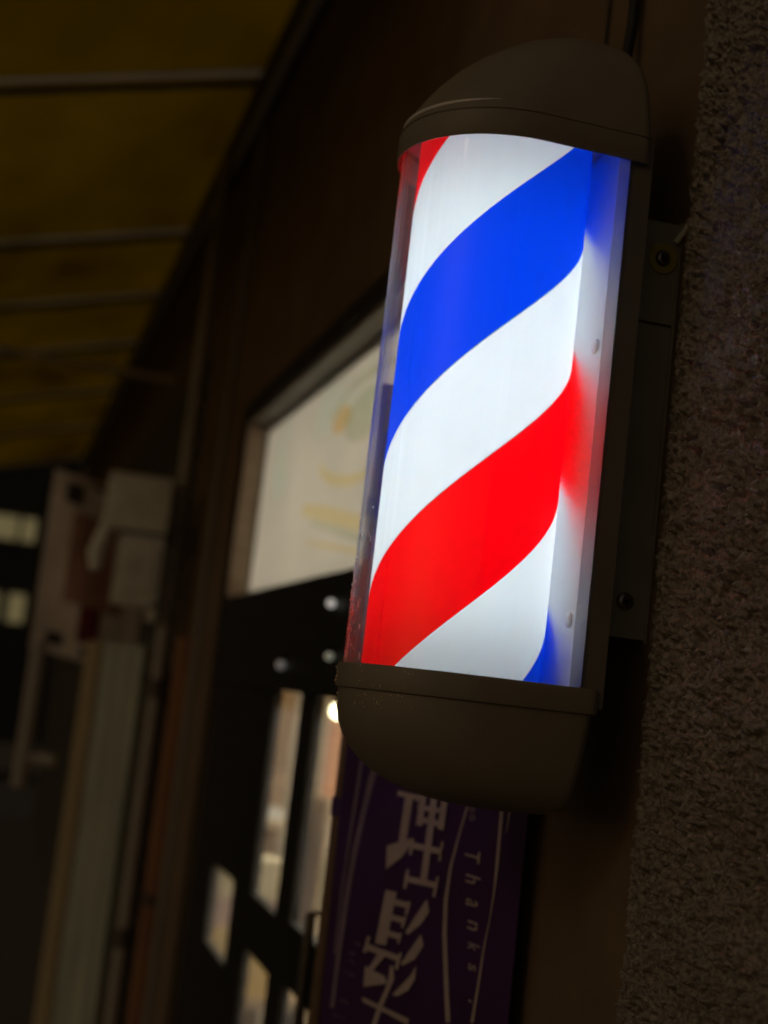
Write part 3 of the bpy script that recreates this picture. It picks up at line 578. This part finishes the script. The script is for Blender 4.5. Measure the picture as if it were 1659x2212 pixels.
for ch, ((u0, z0), (u1, z1)) in LETTERS: glyph(ch, u0, z0, u1, z1, 'print_sheen' if u0 > .2 else 'print')
for (u, z) in STARS:
    polys = []
    for k in range(6):
        a = k*math.tau/6; polys.append([(u+.0075*math.cos(a+d)*q, z+.0040*math.sin(a+d)*q) for d, q in ((0, .25), (.28, .7), (0, 1.0), (-.28, .7))])
    prints('flower_mark', polys, 'print')
bm = bmesh.new(); b0 = BP0+BU*(U_L+.012); tube(bm, [b0+Vector((0, 0, .02)), b0+Vector((0, 0, 1.97))], .010, 12); obj('flag_pole', bm, 'jamb', ban, smooth=True)
bm = bmesh.new(); tube(bm, [b0+Vector((0, 0, 1.945)), BP0+BU*(U_R)+Vector((0, 0, 1.945))], .006, 10); obj('cross_rod', bm, 'jamb', ban, smooth=True)
bm = bmesh.new(); loft(bm, [[b0+Vector((q*math.cos(k*math.tau/24), q*math.sin(k*math.tau/24), z)) for k in range(24)] for q, z in ((.07, .001), (.085, .02), (.085, .05), (.03, .065))]); obj('stand', bm, 'rubber', ban, smooth=True)
for z in (1.8, 1.4, 1.0, .6):
    bm = bmesh.new(); loft(bm, [[b0+Vector((q*math.cos(k*math.tau/16), q*math.sin(k*math.tau/16), zz)) for k in range(16)] for q, zz in ((.0125, z-.012), (.0125, z+.012))]); obj('loop', bm, 'banner', ban, smooth=True)

# ================================================================== things farther along the walk
# grey and brown posts of the next shop
t = thing('column', 'pale grey-green column with an ochre edge strip beyond the door', 'column', (-.2, 4.7, 0))
box('panel', -.255, -.125, 4.62, 4.80, 0, 1.62, 'greenpost', t, .012); box('edge_strip', -.300, -.262, 4.63, 4.80, 0, 1.62, 'yellowpost', t, .006); box('back_board', -.262, -.255, 4.66, 4.79, 0, 1.62, 'dark_beam', t, 0)
t = thing('brown_post', 'reddish brown timber post on the wall left of the door', 'post', (-.02, 4.5, 0))
box('shaft', -.015, .0-.001, 4.2, 4.3, 0, 3.3, 'greypost', t, .003); box('timber', -.035, .0-.002, 4.42, 4.52, 0, 1.66, 'brownpost', t, .006); box('iron_strap', -.037, -.001, 4.418, 4.522, .83, .86, 'dark_beam', t, .001)
def downpipe(pts, r, label, collars=()):
    t = thing('drainpipe', label, 'pipe', (pts[-1][0], pts[-1][1], 0), 'drainpipes along the wall')
    bm = bmesh.new(); tube(bm, pts, r, 14); obj('pipe', bm, 'pipe', t, smooth=True)
    for z in collars:
        bm = bmesh.new(); tube(bm, [(pts[-1][0], pts[-1][1], z-.03), (pts[-1][0], pts[-1][1], z+.03)], r*1.2, 14); obj('collar', bm, 'dark_beam', t, smooth=True)
downpipe([(-.075, 4.58, 3.3), (-.075, 4.58, 2.0), (-.075, 4.58, .02)], .022, 'thin pale drainpipe between the grey column and the brown post', (1.49, .7))
t = thing('hanging_pipe', 'short pale pipe with an elbow outlet under the faded poster', 'pipe', (-.45, 4.75, 1.15))
bm = bmesh.new(); tube(bm, [(-.455, 4.78, 1.60), (-.455, 4.78, 1.40), (-.455, 4.78, 1.12)], .026, 14); obj('pipe', bm, 'pipe', t, smooth=True)
bm = bmesh.new(); tube(bm, [(-.44, 4.775, 1.215), (-.40, 4.76, 1.218), (-.355, 4.74, 1.215)], [.014, .018, .024], 14); obj('outlet', bm, 'pipe', t, smooth=True)
bm = bmesh.new(); tube(bm, [(-.455, 4.80, 1.52), (-.10, 4.82, 1.52), (-.002, 4.82, 1.52)], .008, 8); obj('stay', bm, 'dark_beam', t, smooth=True)
# faded poster banner
t = thing('poster_banner', 'faded white poster with reddish print hanging beyond the meter box', 'poster', (-.3, 4.9, 1.6))
def ppt(u, v, off=0): return Vector((-.485+.36*u, 4.86+.06*u+.012*math.sin(u*7+v*4)-off, 1.575+.615*v-.05*u*(1-v)*1.0+.0*u-.05*u*v))
def pgrid(u0, u1, v0, v1, off, th, nu=14, nv=14):
    bm = bmesh.new(); g = [[bm.verts.new(ppt(u0+(u1-u0)*i/nu, v0+(v1-v0)*j/nv, off)) for j in range(nv+1)] for i in range(nu+1)]
    for i in range(nu):
        for j in range(nv): bm.faces.new((g[i][j], g[i+1][j], g[i+1][j+1], g[i][j+1]))
    if th:
        e = bmesh.ops.extrude_face_region(bm, geom=bm.faces[:]); bmesh.ops.translate(bm, verts=[v for v in e['geom'] if isinstance(v, bmesh.types.BMVert)], vec=(0, th, 0))
    return bm
ps = obj('sheet', pgrid(0, 1, 0, 1, 0, .003), 'poster', t, smooth=True)
obj('print', pgrid(.24, .80, .30, .80, .003, 0), 'red_cloth', ps); obj('print', pgrid(.42, .62, .10, .30, .003, 0), 'crimson', ps)
obj('print', pgrid(.14, .30, .84, .95, .003, 0), 'dark_print', ps); obj('print', pgrid(.14, .30, .05, .12, .003, 0), 'dark_print', ps)
obj('print', pgrid(.46, .74, .03, .07, .003, 0), 'dark_print', ps)
bm = bmesh.new(); tube(bm, [(-.49, 4.868, 2.19), (-.13, 4.93, 2.10), (-.001, 4.94, 2.08)], .010, 8); obj('hanger_rod', bm, 'dark_beam', t, smooth=True)
# meter boxes
t = thing('meter_box', 'off-white electric meter box with conduit on the wall before the poster', 'meter box', (-.2, 4.55, 1.7))
box('cabinet', -.315, -.118, 4.50, 4.66, 1.985, 2.165, 'white_paint', t, .045, seg=4); box('lower_cabinet', -.255, -.118, 4.52, 4.66, 1.745, 1.975, 'white_paint', t, .04, seg=4)
bm = bmesh.new(); tube(bm, [(-.305, 4.53, 2.01), (-.318, 4.52, 1.95), (-.330, 4.52, 1.90), (-.325, 4.53, 1.845)], [.018, .024, .026, .018], 14); obj('meter_bulb', bm, 'white_paint', t, smooth=True)
box('door_panel', -.235, -.14, 4.512, 4.519, 1.79, 1.93, 'white_paint', t, .003); box('cover_seam', -.255, -.120, 4.51, 4.60, 1.975, 1.985, 'dark_beam', t, 0)
box('mounting_arm', -.118, -.001, 4.56, 4.62, 1.95, 2.02, 'dark_beam', t, .002)
box('small_plate', -.150, -.120, 4.49, 4.498, 1.70, 1.74, 'white_paint', t, .002); box('plate_arm', -.140, -.125, 4.499, 4.56, 1.715, 1.76, 'dark_beam', t, 0)
# far building closing the street
fb = thing('far_building', 'dark building at the far end of the street with two yellow lit windows', 'building', (-5, 18.5, 0))
box('wall', -12, 2.5, 18.0, 19.5, -.12, 7, 'far_wall', fb, .02)
for z0, z1, segs in ((2.95, 3.24, ((-1.5, -.52), (-.47, -.30))), (1.93, 2.28, ((-1.4, -.62), (-.50, -.30)))):
    for a, b in segs:
        fr = box('window', a-.04, b+.04, 17.97, 17.998, z0-.04, z1+.04, 'dark_beam', fb, .004); box('pane', a, b, 17.955, 17.969, z0, z1, 'far_lit', fr, 0)
box('ledge', -12, 2.5, 17.9, 17.99, .1, .45, 'paving', fb, .01)
